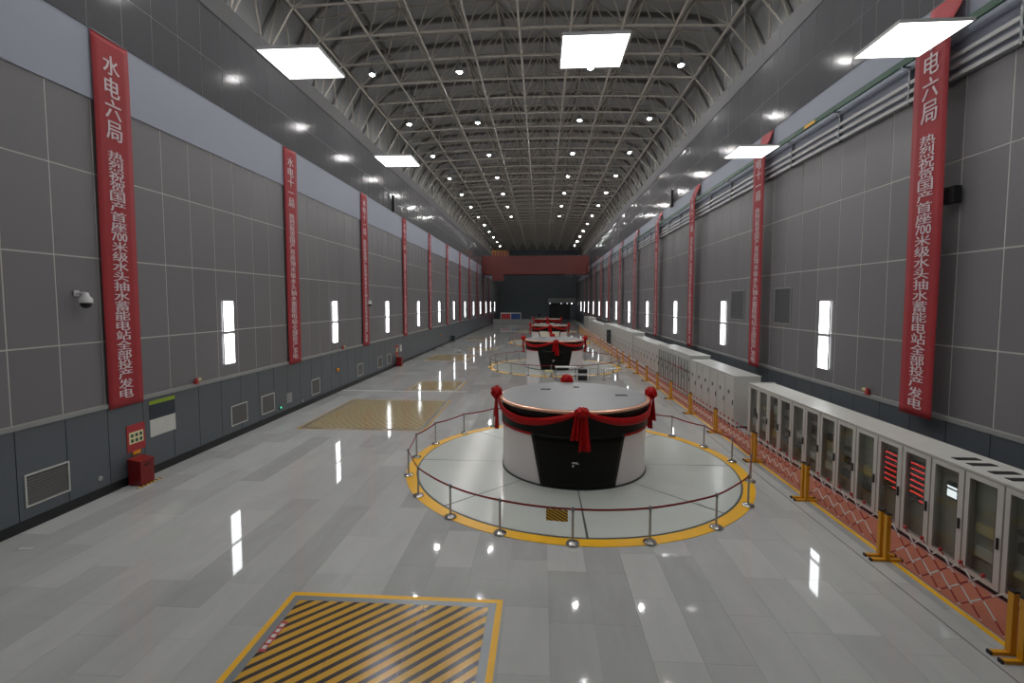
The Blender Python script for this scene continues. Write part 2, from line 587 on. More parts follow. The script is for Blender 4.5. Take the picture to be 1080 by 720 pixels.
def panel_wall(side):
    left = side == 'left'
    up = 0.0 if left else RIGHT_UP
    b_top, c_mid, c_top = BAND_TOP + up, CORN_MID + up, CORN_TOP + up
    x = XL if left else XR
    s = 1 if left else -1          # direction into the hall
    wall = MB().box(min(x, x - s * 0.3), max(x, x - s * 0.3), Y0, Y1, 0, 17.2 + up)
    w = wall.build('wall_' + side, M_JOINT)
    structure(w, 'tall %s wall clad in grey perforated panels' % side, 'wall')
    k0 = int(math.floor((Y0 + 0.6 - JOINT0) / PITCH)) + 1
    k1 = int((Y1 - JOINT0) / PITCH)
    g = 0.02
    far = MB()
    fard = MB()
    cache = {}
    for k in range(k0, k1):
        ya, yb = JOINT0 + k * PITCH + g, JOINT0 + (k + 1) * PITCH - g
        for r in range(4):
            za, zb = ROWS[r] + g + (0.11 if r == 0 else 0), ROWS[r + 1] - g
            if yb < YB and ya > 5.0:
                key = r
                if key not in cache:
                    cache[key] = MB().box(0, s * 0.008, 0, yb - ya, 0, zb - za).mesh('acoustic_panel', M_ACOUSTIC)
                obj('acoustic_panel', cache[key], w, (x, ya, za))
            else:
                far.box(min(x, x + s * 0.008), max(x, x + s * 0.008), ya, yb, za, zb)
        # dado panels, two clad widths at a time
        if yb < YB and ya > 5.0:
            if 'd' not in cache:
                cache['d'] = MB().box(0, s * 0.05, 0, yb - ya + 0.02, 0, 2.5 - 0.26).mesh('dado_panel', M_DADO)
            obj('dado_panel', cache['d'], w, (x, ya - 0.01, 0.26))
        else:
            fard.box(min(x, x + s * 0.05), max(x, x + s * 0.05), ya - 0.01, yb + 0.01, 0.26, 2.5)
    stuff(far.build('acoustic_panel_field', M_ACOUSTIC, w))
    stuff(fard.build('dado_panel_field', M_DADO, w))
    bx = MB().box(min(x, x + s * 0.02), max(x, x + s * 0.02), Y0, Y1, 0.0, 2.52)
    bx.build('dado_backing', M_DADO_GAP, w)
    bx = MB().box(min(x, x + s * 0.085), max(x, x + s * 0.085), Y0, Y1, 2.5, 2.61)
    bx.build('dado_ledge', M_SILL, w)
    bx = MB().box(min(x, x + s * 0.045), max(x, x + s * 0.045), Y0, Y1, 11.28, b_top)
    bx.build('beam_face', M_BAND, w)
    b = MB().box(min(x, x + s * 0.07), max(x, x + s * 0.07), Y0, Y1, 0, 0.26).build('baseboard_' + side, M_BASE)
    structure(b, 'dark skirting along the foot of the %s wall' % side, 'baseboard')
    # cornice of glossy dark panels in two rows
    c = MB().box(min(x, x + s * 0.06), max(x, x + s * 0.06), Y0, Y1, b_top, c_top).build('trim_1' if left else 'trim_2', M_CORN_GAP)
    structure(c, 'glossy dark panelled cornice above the white band of the %s wall' % side, 'cornice')
    cp = 1.125
    farc = MB()
    for k in range(int((Y0 - 12.85) / cp) + 1, int((Y1 - 12.85) / cp)):
        ya, yb = 12.85 + k * cp + 0.012, 12.85 + (k + 1) * cp - 0.012
        for r, (za, zb) in enumerate(((b_top, c_mid - 0.012), (c_mid + 0.012, c_top))):
            if yb < YB and ya > 8.0:
                if ('c', r) not in cache:
                    cache[('c', r)] = MB().box(0, s * 0.008, 0, yb - ya, 0, zb - za).mesh('cornice_panel', M_CORN)
                obj('cornice_panel', cache[('c', r)], c, (x + s * 0.06, ya, za))
            else:
                farc.box(min(x + s * 0.06, x + s * 0.068), max(x + s * 0.06, x + s * 0.068), ya, yb, za, zb)
    stuff(farc.build('cornice_panel_field', M_CORN, c))
    so = MB().prism([(x, c_top), (x + s * 0.10, c_top), (x + s * 0.36, c_top + 0.56), (x + s * 0.30, c_top + 0.6), (x - s * 4.6, c_top + 0.6), (x - s * 4.6, c_top + 0.5), (x, c_top + 0.5)], 'y', Y0, Y1)
    so = so.build('trim_3' if left else 'trim_4', M_SOFFIT)
    structure(so, 'pale sloping ring beam between %s cornice and roof truss' % side, 'beam')
    return w


wall_l = panel_wall('left')
wall_r = panel_wall('right')
wall_end = box('wall_end', M_ENDWALL, XL - 5, XR + 5, Y1, Y1 + 0.3, 0, 25.4)
structure(wall_end, 'blue-grey end wall far beyond the crane', 'wall')
wall_back = box('wall_back', M_ENDWALL, XL - 5, XR + 5, Y0 - 0.3, Y0, 0, 25.4)
structure(wall_back, 'near end wall of the hall behind the viewer', 'wall')

# ================================================================== CEILING
MID = -1.32
SX, DY = 2.91, 3.05
TX = [MID + SX * (i - 4) for i in range(9)]
TTX = [MID + SX * (i - 4.5) for i in range(10)]
TY = [24.85 + DY * k for k in range(-8, 40)]
EDGE = 15.6


def zb_(x):
    return 20.85 + 0.3 * (1 - ((x - MID) / 12.0) ** 2)


def zt_(x):
    return 23.0 + 0.6 * (1 - ((x - MID) / 12.0) ** 2)


def deck_z(x):
    e = abs(x - MID)
    base = 24.0 + 0.6 * (1 - (min(e, 12.0) / 12.0) ** 2)
    if e > 11.5:
        t = (e - 11.5) / (EDGE - 11.5)
        base -= 6.6 * t ** 1.7
    return base


ceiling = MB().box(XL - 5, XR + 5, Y0 - 0.3, Y1 + 0.3, 25.2, 25.4).build('ceiling', M_PURLIN)
structure(ceiling, 'grey sheet roof deck above the tube truss', 'ceiling')
NS = 36
xs = [MID - EDGE + 2 * EDGE * i / NS for i in range(NS + 1)]
sheet = MB()
sheet.grid(lambda u, v: (MID - EDGE + 2 * EDGE * u, (DY - 0.06) * v, deck_z(MID - EDGE + 2 * EDGE * u)), NS, 1)
sheet_me = sheet.mesh('roof_sheet', M_DECK, smooth=True)
pur = MB()
for i in range(NS):
    a, b = xs[i], xs[i + 1]
    n = len(pur.v)
    for x in (a, b):
        z = deck_z(x)
        for yy in (-0.09, 0.09):
            pur.v.append((x, yy, z + 0.02))
            pur.v.append((x, yy, z - 0.28))
    pur.f += [(n + 1, n + 3, n + 7, n + 5), (n, n + 1, n + 5, n + 4), (n + 2, n + 6, n + 7, n + 3)]
pur_me = pur.mesh('purlin', M_PURLIN)
yy = TY[0] - DY / 2
while yy < Y1 - 1:
    obj('roof_sheet', sheet_me, ceiling, (0, yy + 0.03, 0))
    obj('purlin', pur_me, ceiling, (0, yy, 0))
    yy += DY
# dark stringers running along the hall under the deck
for i, x in enumerate(TTX):
    z = deck_z(x) - 0.12
    MB().box(x - 0.06, x + 0.06, Y0, Y1, z - 0.16, z + 0.06).build('stringer', M_PURLIN, ceiling)

truss = obj('ceiling_truss', None)
structure(truss, 'pale steel tube space frame carrying the roof', 'truss')
for x in TX:
    MB().tube((x, TY[0], zb_(x)), (x, TY[-1], zb_(x)), 0.07).build('lower_chord', M_TRUSS, truss, smooth=True)
for x in TTX:
    MB().tube((x, TY[0] - DY / 2, zt_(x)), (x, TY[-1] + DY / 2, zt_(x)), 0.06).build('upper_chord', M_TRUSS, truss, smooth=True)
WX = [(XL - 1.9, TX[0], TTX[0]), (XR + 1.9, TX[-1], TTX[-1])]
WZ = 18.3
for x, _, _ in WX:
    MB().tube((x, TY[0], WZ), (x, TY[-1], WZ), 0.06).build('bearing_tube', M_TRUSS, truss, smooth=True)
cr = MB()
for a, b in zip(TX[:-1], TX[1:]):
    cr.tube((a, 0, zb_(a)), (b, 0, zb_(b)), 0.07, caps=False)
cr_me = cr.mesh('cross_chord', M_TRUSS, smooth=True)
wb = MB()
for x in TX:
    for tx in (x - SX / 2, x + SX / 2):
        for sy in (-1, 1):
            wb.tube((x, 0, zb_(x)), (tx, sy * DY / 2, zt_(tx)), 0.045, 5, caps=False)
for x, bx_, tx in WX:
    for sy in (-1, 1):
        wb.tube((x, 0, WZ), (tx, sy * DY / 2, zt_(tx)), 0.055, 5, caps=False)
    wb.tube((x, 0, WZ), (bx_, 0, zb_(bx_)), 0.05, 5, caps=False)
wb_me = wb.mesh('web_bracing', M_TRUSS, smooth=True)
tc_ = MB()
for a, b in zip(TTX[:-1], TTX[1:]):
    tc_.tube((a, 0, zt_(a)), (b, 0, zt_(b)), 0.055, caps=False)
tc_me = tc_.mesh('upper_cross_chord', M_TRUSS, smooth=True)
for y in TY:
    obj('cross_chord', cr_me, truss, (0, y, 0))
    obj('web_bracing', wb_me, truss, (0, y, 0))
    obj('upper_cross_chord', tc_me, truss, (0, y + DY / 2, 0))

# ================================================================== LIGHTS
# round downlights hanging under the lower chords
LZ = 20.0
house = MB().lathe([(0.0, 0.40), (0.13, 0.40), (0.18, 0.22), (0.22, 0.07), (0.23, 0.0), (0.17, 0.0), (0.165, 0.04)], 20).mesh('housing', M_STEEL, smooth=True)
lens = MB().lathe([(0.0, -0.08), (0.07, -0.07), (0.12, -0.045), (0.155, 0.0), (0.16, 0.04), (0.0, 0.04)], 20).mesh('lens', M_LAMP, smooth=True)
LX = [(-10.8, 'left outer'), (-5.19, 'left inner'), (2.98, 'right inner'), (8.45, 'right outer')]
for lx, nm in LX:
    rows = list(range(-3, 12)) if 'outer' in nm else list(range(-3, 7))
    cx = min(TX, key=lambda q: abs(q - lx))
    for k in rows:
        ly = 30.47 + 8.476 * k
        t = thing('downlight', None, 'downlight', (lx, ly, LZ), group='round downlights under the roof truss')
        obj('housing', house, t)
        obj('lens', lens, t)
        dz = zb_(cx) - LZ
        MB().tube((0, 0, 0.38), (0, 0, dz), 0.025).build('stem', M_STEEL, t)
        MB().tube((0, 0, dz), (cx - lx, 0, dz), 0.03).build('hanger_bar', M_STEEL, t)
        if k < 0:
            t['label'] = 'round downlight of the %s row, %s lamp nearer than the nearest in view' % (nm, ORD[-k - 1])
        else:
            t['label'] = 'round white downlight in the %s row, %s from the near end' % (nm, ORD[k])


# pairs of vertical light panels on both walls
def wall_light(side, k):
    x = XL if side == 'left' else XR
    s = 1 if side == 'left' else -1
    yc = 18.37 + BAY * k
    t = thing('wall_light', 'pair of upright lit panels on the %s wall, %s from the near end' % (side, ORD[k]), 'wall light', (x + s * 0.03, yc, 3.08), group='lit panels on the %s wall' % side)
    for z in (0.0, 1.31):
        fr = MB()
        d = 0.04
        for (ya, yb, za, zb) in ((-0.33, -0.30, 0, 1.25), (0.30, 0.33, 0, 1.25), (-0.30, 0.30, 0, 0.03), (-0.30, 0.30, 1.22, 1.25)):
            fr.box(min(0, s * d), max(0, s * d), ya, yb, z + za, z + zb)
        p = fr.build('panel_frame', M_WHITE, t)
        MB().box(min(0, s * 0.034), max(0, s * 0.034), -0.30, 0.30, z + 0.03, z + 1.22).build('diffuser', M_WALLGLOW, p)


for k in range(12):
    wall_light('left', k)
    wall_light('right', k)

# five viewing-window reflections built as glowing panels; frames and wires are added
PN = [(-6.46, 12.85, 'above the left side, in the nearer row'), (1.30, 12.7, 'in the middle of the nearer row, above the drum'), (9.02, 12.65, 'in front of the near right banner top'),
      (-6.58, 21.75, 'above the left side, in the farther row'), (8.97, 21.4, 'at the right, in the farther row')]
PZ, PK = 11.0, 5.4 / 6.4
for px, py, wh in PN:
    t = thing('reflection_panel', 'bright square window reflection built as a panel ' + wh, 'light panel', (px * PK, py * PK, PZ), group='window reflections built as panels')
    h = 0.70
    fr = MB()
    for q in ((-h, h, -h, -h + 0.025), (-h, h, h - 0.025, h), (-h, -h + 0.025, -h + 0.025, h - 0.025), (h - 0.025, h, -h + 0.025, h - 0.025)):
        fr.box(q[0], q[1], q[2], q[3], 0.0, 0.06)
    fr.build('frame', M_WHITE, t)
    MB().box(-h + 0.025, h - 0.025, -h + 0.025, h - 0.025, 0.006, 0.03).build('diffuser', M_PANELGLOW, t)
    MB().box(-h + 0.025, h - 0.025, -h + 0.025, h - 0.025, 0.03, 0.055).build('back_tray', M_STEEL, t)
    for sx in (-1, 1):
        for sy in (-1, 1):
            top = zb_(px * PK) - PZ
            MB().tube((sx * 0.6, sy * 0.6, 0.05), (sx * 0.6, sy * 0.6, top), 0.005, 4).build('added_wire', M_STEEL, t)  # wires added to hold up the reflection panels

# ================================================================== BANNERS
font = None


def glyph_mesh(ch, cache={}):
    """filled outline of a character as (verts, faces), centred, scaled to a 1 x 1 cell"""
    if ch in cache:
        return cache[ch]
    cu = bpy.data.curves.new('glyph', 'FONT')
    cu.body = ch
    cu.size = 1.0
    cu.resolution_u = 2
    cu.fill_mode = 'BOTH' if hasattr(cu, 'fill_mode') else cu.fill_mode
    o = bpy.data.objects.new('glyph', cu)
    col.objects.link(o)
    bpy.context.view_layer.update()
    me = bpy.data.meshes.new_from_object(o.evaluated_get(bpy.context.evaluated_depsgraph_get()))
    v = [tuple(p.co) for p in me.vertices]
    f = [tuple(p.vertices) for p in me.polygons]
    bpy.data.objects.remove(o)
    bpy.data.curves.remove(cu)
    bpy.data.meshes.remove(me)
    if v:
        x0, x1 = min(p[0] for p in v), max(p[0] for p in v)
        y0, y1 = min(p[1] for p in v), max(p[1] for p in v)
        cell = max(x1 - x0, y1 - y0, 0.75)
        cx, cy = (x0 + x1) / 2, (y0 + y1) / 2
        if ch == '一':
            cell = 0.95
        if len(ch) > 1:
            v = [((p[0] - cx) / (x1 - x0), (p[1] - cy) / (y1 - y0) * 0.9, 0) for p in v]
        else:
            v = [((p[0] - cx) / cell, (p[1] - cy) / cell, 0) for p in v]
    cache[ch] = (v, f)
    return cache[ch]


MSG = list('热烈祝贺国产首座') + ['700'] + list('米级水头抽水蓄能电站全部投产发电')
HEADS = ['水电六局', '水电十一局']


def banner(side, k):
    left = side == 'left'
    s = 1 if left else -1
    w = 1.2 if left else 1.12
    yc = (13.49 if left else 13.45) + BAY * k
    z0, z1 = (2.45, BAND_TOP - 0.03) if left else (2.5, BAND_TOP + RIGHT_UP - 0.03)
    xw = XL + 0.075 if left else XR - 0.075
    xv = XL + 0.10 if left else 10.18
    head = HEADS[0] if k == 0 else HEADS[1]
    kind = {0: 'large lettering', 1: 'white lettering'}.get(k, 'small lettering')
    t = thing('banner', 'long red vertical banner with %s on the %s wall, %s from the near end' % (kind, side, ORD[k]), 'banner', (xv, yc, z0),
              group='red banners along the %s wall' % side)

    def prof(z):
        """distance of the cloth from its hanging plane"""
        if left:
            return 0.0
        # falls from the wall head over the crane rail, then straight down
        if z > 12.62:
            tt = (z - 12.62) / (z1 - 12.62)
            return (xw - xv) * (1 - (1 - tt) ** 1.5)
        return 0.0

    def fn(u, v):
        z = z1 + (z0 - z1) * v
        wave = 0.012 * math.sin(v * 9 + k) * math.cos(u * 5 + k * 2)
        return (prof(z) + s * wave, (u - 0.5) * w + 0.01 * math.sin(v * 6 + k * 1.7), z - z0)
    me = MB().grid(fn, 6, 60).mesh('cloth', M_RED_CLOTH, smooth=True, fix=False)
    c = obj('cloth', me, t)
    sd = c.modifiers.new('thickness', 'SOLIDIFY')
    sd.thickness = 0.008
    sd.offset = 0
    # lettering: a column of characters, the head larger than the message
    mb = MB()
    cells = []
    hz = [12.45 - 0.62 * i for i in range(len(head))] if len(head) == 4 else [12.55 - 0.5 * i for i in range(len(head))]
    for ch, z in zip(head, hz):
        cells.append((ch, z, 0.52, 0.56 if len(head) == 4 else 0.46))
    if k < 6:
        for i, ch in enumerate(MSG):
            cells.append((ch, 9.86 - (9.86 - 2.84) * i / (len(MSG) - 1), 0.5, 0.285))
    for ch, z, cw, chh in cells:
        v, f = glyph_mesh(ch)
        n = len(mb.v)
        for (px, py, _) in [(p[0] + e, p[1], 0) for e in (-0.02, 0.02) for p in v]:
            zz = z + py * chh
            yv = -px * cw if not left else px * cw
            # read from inside the hall: left wall faces +x, right wall faces -x
            u = yv / w + 0.5
            vv = (z1 - zz) / (z1 - z0)
            wave = 0.012 * math.sin(vv * 9 + k) * math.cos(u * 5 + k * 2)
            mb.v.append((prof(zz) + s * wave + s * 0.016, yv + 0.01 * math.sin(vv * 6 + k * 1.7), zz - z0))
        mb.f += [tuple(n + i + e for i in q) for e in (0, len(v)) for q in f]
        for i in range(n + len(v), len(mb.v)):
            q = mb.v[i]
            mb.v[i] = (q[0] + s * 0.003, q[1], q[2])
        if k < 2:
            mb.build('character', M_LETTER, t, fix=False)
            mb = MB()
    if k >= 2:
        stuff(mb.build('lettering', M_LETTER, t, fix=False))
    MB().tube((prof(z1), -w / 2, z1 - z0), (prof(z1), w / 2, z1 - z0), 0.02).build('top_rod', M_STEEL, t)


for k in range(11):
    banner('left', k)
    banner('right', k)

# ================================================================== RIGHT WALL CRANE RAIL
rail = thing('crane_rail', 'green crane rail on its white ledge along the right wall', 'rail', (10.35, 70, 11.22))
ln = (Y1 - Y0) / 2 - 0.5
MB().box(0.10, 0.205, -ln, ln, 0.95, 1.02).build('ledge', M_BAND, rail)
MB().box(-0.13, -0.05, -ln, ln, 1.06, 1.24).build('rail', M_GREEN, rail)
for i, z in enumerate((0.05, 0.3, 0.55)):
    MB().box(0.10, 0.16, -ln, ln, z, z + 0.1).build('conductor_bar', M_WHITE, rail)
for y in [5 + 3.2 * i for i in range(26)]:
    MB().box(0.09, 0.205, y - 70 - 0.03, y - 70 + 0.03, 0.0, 0.95).box(-0.12, 0.205, y - 70 - 0.03, y - 70 + 0.03, 1.02, 1.06).build('bracket', M_STEEL, rail)
MB().box(-0.145, -0.13, 18.9 - 70, 19.6 - 70, 1.09, 1.2).build('yellow_marker', M_YELLOW, rail)

# ================================================================== GENERATORS
R_B, R_T, Z_T = 2.42, 2.53, 2.40


def bow(parent, a, front):
    """rosette with two tails, at rim angle a"""
    x, y = math.cos(a), math.sin(a)
    r0 = R_T + 0.08
    b = obj('bow', None, parent, (r0 * x, r0 * y, Z_T), a)
    rr = 0.21 if not front else 0.18
    rs = random.Random(int(a * 100) + 3)
    ph = [(rs.random() * 6, rs.random() * 6) for _ in range(4)]

    def ros(u, v):
        th, fi = u * 2 * PI, (v - 0.5) * PI
        k = rr * (1 + 0.16 * math.sin(5 * th + ph[0][0]) * math.cos(4 * fi + ph[0][1]) + 0.1 * math.sin(9 * th + ph[1][0] + 3 * fi))
        return (k * math.cos(fi) * math.cos(th) * 0.9 + 0.04, k * math.cos(fi) * math.sin(th) * 1.15, k * math.sin(fi) * (0.95 if not front else 0.8) + (0.06 if not front else -0.02))
    MB().grid(ros, 28, 14).build('rosette', M_SWAG, b, smooth=True, sharp=180)
    for j, (dy, ln_, w) in enumerate(((-0.14, 0.78, 0.20), (0.05, 1.12, 0.32))):
        def tail(u, v, dy=dy, ln_=ln_, w=w, j=j):
            ww = w * (0.55 + 0.6 * v)
            fold = 0.05 * math.sin(u * PI * 3 + j) * (0.4 + v)
            return (0.02 + fold + 0.05 * (j == 0), dy * (1 + 0.6 * v) + (u - 0.5) * ww, -0.05 - ln_ * v)
        o = MB().grid(tail, 12, 8).build('tail', M_SWAG, b, smooth=True, sharp=180, fix=False)
        sd = o.modifiers.new('thickness', 'SOLIDIFY')
        sd.thickness = 0.012
    return b


def swag(parent, a0, a1, seed):
    """gathered cloth hanging in a shallow curve between two bows, plus a thinner lower fold"""
    m = 26

    def fn(u, v):
        a = a0 + (a1 - a0) * u
        sag = 4 * u * (1 - u)
        z = Z_T + 0.0 - 0.44 * sag ** 0.9
        w = 0.06 + 0.06 * sag
        th = v * 2 * PI
        fold = 1 + 0.18 * math.sin(3 * th + 6 * u + seed)
        r = R_T + 0.03 - 0.02 * sag + 0.045 * math.cos(th) * fold
        return (r * math.cos(a), r * math.sin(a), z + w * math.sin(th) * fold)
    MB().grid(fn, m, 14).build('swag', M_SWAG, parent, smooth=True, sharp=180)


def generator(idx):
    gx, gy = GENS[idx]
    pos = ['nearest', 'second', 'third', 'farthest'][idx]
    t = thing('generator_drum', '%s generator drum with grey lid, copper rim and red swags' % pos, 'generator', (gx, gy, 0.02), group='generator drums down the hall')
    seg = 64 if idx < 2 else 40
    MB().lathe([(0, 0.0), (R_B, 0.0), (R_B, 1.52), (0, 1.52)], seg).build('drum_shell', M_GEN_WHITE, t, smooth=True)
    MB().lathe([(0, 1.60), (R_B + 0.048, 1.60), (R_B + 0.05, 2.27), (R_T - 0.05, 2.30), (0, 2.30)], seg).build('dark_collar', M_GEN_BLACK, t, smooth=True)
    MB().lathe([(R_B - 0.05, 1.52), (R_B + 0.04, 1.52), (R_B + 0.04, 1.60), (R_B - 0.05, 1.60)], seg).build('red_trim', M_SWAG, t, smooth=True)
    MB().lathe([(R_T - 0.2, 2.30), (R_T - 0.03, 2.285), (R_T + 0.01, 2.31), (R_T, 2.365), (R_T - 0.05, 2.385), (R_T - 0.2, 2.385)], seg).build('copper_rim', M_COPPER, t, smooth=True)
    lid = MB().lathe([(0, 2.30), (R_T - 0.09, 2.30), (R_T - 0.09, 2.395), (0, 2.395)], seg).build('lid', M_GEN_TOP, t, smooth=True)
    for (hx, hy, w) in ((-0.95, 0.9, 0.36), (1.62, -0.05, 0.4), (0.2, 1.4, 0.2)):
        MB().box(hx - w / 2, hx + w / 2, hy - 0.1, hy + 0.1, 2.395, 2.41).build('recessed_handle', M_BLACK, lid)
    MB().lathe([(R_B - 0.02, 0.0), (R_B + 0.03, 0.0), (R_B + 0.03, 0.05), (R_B - 0.02, 0.05)], seg).build('base_ring', M_PLAT_GAP, t, smooth=True)
    # inverted trapezoid panel at the front, following the drum

    def pan(u, v):
        hw = math.radians(27.0 + (35.5 - 27.0) * v)
        a = -PI / 2 + (u - 0.5) * 2 * hw
        return ((R_B + 0.045) * math.cos(a), (R_B + 0.045) * math.sin(a), 0.03 + 1.62 * v)
    if idx < 2:
        p = MB().grid(pan, 20, 6).build('front_panel', M_GEN_BLACK, t, smooth=True, fix=False)
        sd = p.modifiers.new('thickness', 'SOLIDIFY')
        sd.thickness = 0.03
        a = -PI / 2 - math.radians(2.5)
        for (da, zz, w, h) in ((0.0, 0.83, 0.17, 0.045), (-0.022, 0.735, 0.05, 0.07), (0.03, 0.80, 0.09, 0.016)):
            aa = a + da
            MB().box(-w / 2, w / 2, -0.006, 0.0, -h / 2, h / 2).build('emblem', M_WHITE, p, ((R_B + 0.046) * math.cos(aa), (R_B + 0.046) * math.sin(aa), zz), aa + PI / 2)
    else:
        p = MB().grid(pan, 20, 6).build('front_panel', mat('drum_cream', rgb(226, 218, 200), 0.3), t, smooth=True, fix=False)
        for sg in (-1, 1):
            def edge(u, v, sg=sg):
                hw = math.radians(27.0 + (35.5 - 27.0) * v)
                a = -PI / 2 + sg * (hw - 0.03 + 0.06 * u)
                return ((R_B + 0.06) * math.cos(a), (R_B + 0.06) * math.sin(a), 0.03 + 1.63 * v)
            MB().grid(edge, 3, 4).build('panel_edge', M_GEN_BLACK, p, smooth=True, fix=False)
    for q in range(4):
        bow(t, q * PI / 2 - PI / 2 + 0.03, q == 0)
        swag(t, q * PI / 2 - PI / 2 + 0.03, (q + 1) * PI / 2 - PI / 2 + 0.03, q)
    # round platform: eight white sectors, dark seams, yellow ring
    pl = thing('round_platform', 'white round floor platform with yellow ring under the %s generator drum' % pos, 'platform', (gx, gy, 0), group='round platforms')
    MB().lathe([(0, 0.0), (5.30, 0.0), (5.33, 0.012), (0, 0.012)], 72).build('seam_plate', M_PLAT_GAP, pl, smooth=True)
    sec = MB().lathe([(1.2, 0.012), (5.27, 0.012), (5.27, 0.02), (1.2, 0.02), (1.2, 0.012)], 12, a0=math.radians(0.35), a1=math.radians(44.65)).mesh('sector_plate', M_PLAT, smooth=True)
    for q in range(8):
        obj('sector_plate', sec, pl, (0, 0, 0), q * PI / 4)
    MB().lathe([(5.33, 0.0), (5.33, 0.012), (5.66, 0.012), (5.66, 0.0)], 96).build('yellow_ring', M_YELLOW, pl, smooth=True)


for i in range(4):
    generator(i)

# railing of stanchions with red belts round each platform
ANG = [-93.8, -75.2, -54.6, -35.0, -14.4, 4.7, 22.4, 39.2, 56.5, 73.5, 90.5, 107.5, 125.3, 141.7, 160.2, 177.4, 195.9, 213.9, 231.8, 248.0]
R_S = 5.58
sb_me = MB().lathe([(0, 0.0), (0.155, 0.0), (0.16, 0.02), (0.14, 0.045), (0.05, 0.065), (0.03, 0.08), (0, 0.08)], 20).mesh('base', M_CHROME, smooth=True)
sp_me = MB().lathe([(0.03, 0.06), (0.028, 0.8), (0, 0.8)], 10).mesh('pole', M_CHROME, smooth=True)
sh_me = MB().lathe([(0, 0.77), (0.036, 0.77), (0.036, 0.86), (0.02, 0.88), (0, 0.885)], 12).mesh('belt_head', M_STEEL, smooth=True)
for gi, (gx, gy) in enumerate(GENS):
    pos = ['nearest', 'second', 'third', 'farthest'][gi]
    n = len(ANG)
    for i, d in enumerate(ANG):
        a, a2 = math.radians(d), math.radians(ANG[(i + 1) % n])
        x, y = R_S * math.cos(a), R_S * math.sin(a)
        x2, y2 = R_S * math.cos(a2), R_S * math.sin(a2)
        if gi == 0:
            lb = 'steel belt post of the nearest railing, ' + ('beside the striped sign' if i == 0 else '%s counter-clockwise from the striped sign' % ORD[i])
        else:
            lb = 'steel belt post of the %s railing, %s counter-clockwise from its front' % (pos, ORD[i])
        z0 = 0.012
        t = thing('stanchion', lb, 'stanchion', (gx + x, gy + y, z0), group='belt posts round the %s platform' % pos)
        obj('base', sb_me, t)
        obj('pole', sp_me, t)
        obj('belt_head', sh_me, t)
        dx, dy = x2 - x, y2 - y
        L = math.hypot(dx, dy)
        belt = MB()
        m = 6
        pts = [(L * q / m, -0.035 * 4 * (q / m) * (1 - q / m)) for q in range(m + 1)]
        for (p, q) in zip(pts[:-1], pts[1:]):
            s = len(belt.v)
            for (u, zz) in (p, q):
                for e in (-0.006, 0.006):
                    belt.v += [(u, e, 0.80 + zz), (u, e, 0.848 + zz)]
            belt.f += [(s, s + 1, s + 5, s + 4), (s + 2, s + 6, s + 7, s + 3), (s + 1, s + 3, s + 7, s + 5), (s, s + 4, s + 6, s + 2)]
        belt.build('belt', M_BELT, t, (0, 0, 0), math.atan2(dy, dx))

a = math.radians(-97.6)
hs = thing('hazard_sign', 'yellow and black striped sign hung on the front belt of the nearest railing', 'sign', (GEN_X + (R_S - 0.03) * math.cos(a), GEN_Y + (R_S - 0.03) * math.sin(a) - 0.03, 0.49), rz=math.radians(-7))
MB().box(-0.25, 0.25, -0.008, 0.008, 0.04, 0.31).build('plate', M_HAZ_SIGN, hs)
for sx in (-0.15, 0.15):
    MB().path([(sx, 0, 0.29), (sx, -0.014, 0.36), (sx, 0.03, 0.385), (sx, 0.045, 0.34)], 0.006, 5).build('hook', M_STEEL, hs)

# ================================================================== FLOOR HATCHES
HL = ['striped yellow and black steel hatch cover in the foreground, cut off by the frame', 'wide tan striped hatch cover on the floor left of the nearest drum',
      'small tan striped hatch cover just beyond the pale joint strip', 'tan striped hatch cover left of the second drum', 'small tan striped hatch cover beyond the second drum',
      'distant tan striped hatch cover left of the third drum']
for i, (x0, x1, y0, y1) in enumerate(HATCHES):
    w, h = (x1 - x0) / 2, (y1 - y0) / 2
    t = thing('floor_hatch', HL[i], 'hatch', ((x0 + x1) / 2, (y0 + y1) / 2, 0.0), group='striped floor hatches')
    MB().box(-w + 0.02, w - 0.02, -h + 0.02, h - 0.02, 0.0, 0.004).build('well_plate', M_STEEL, t)
    my = M_YELLOW if i == 0 else M_HATCH_PALE
    b = 0.11
    for (a, c, d, e) in ((-w, w, -h, -h + b), (-w, w, h - b, h), (-w, -w + b, -h + b, h - b), (w - b, w, -h + b, h - b)):
        MB().box(a, c, d, e, 0.0, 0.006).build('border_line', M_YELLOW if i == 0 else mat('border_worn_sheen', rgb(196, 160, 88), 0.25), t)  # farther borders are paler too, washed-out reflection included in their colour
    mw, mh = w - b, h - b
    sft = 0.14
    for (a, c, d, e) in ((-mw, mw, -mh, -mh + sft), (-mw, mw, mh - sft, mh), (-mw, -mw + sft, -mh + sft, mh - sft), (mw - sft, mw, -mh + sft, mh - sft)):
        MB().box(a, c, d, e, 0.004, 0.009).build('steel_angle', M_STEEL, t)
    iw, ih = mw - sft, mh - sft
    nx = 3 if w < 2.5 else 4
    for q in range(nx):
        a, c = -iw + 2 * iw * q / nx + 0.004, -iw + 2 * iw * (q + 1) / nx - 0.004
        MB().box(a, c, -ih, ih, 0.004, 0.013).build('cover_plate', M_HATCH if i == 0 else M_HATCH_PALE, t)
    if i == 0:
        # red notice sticker on the steel angle
        st = MB().box(-0.06, 0.06, -0.36, 0.36, 0.0131, 0.0145).build('warning_sticker', M_REDB, t, (-mw + 0.20, 1.63, 0))
        for q in range(5):
            MB().box(-0.035, 0.035, -0.3 + q * 0.13, -0.22 + q * 0.13, 0.0145, 0.0152).build('sticker_text', M_PAPER, st)

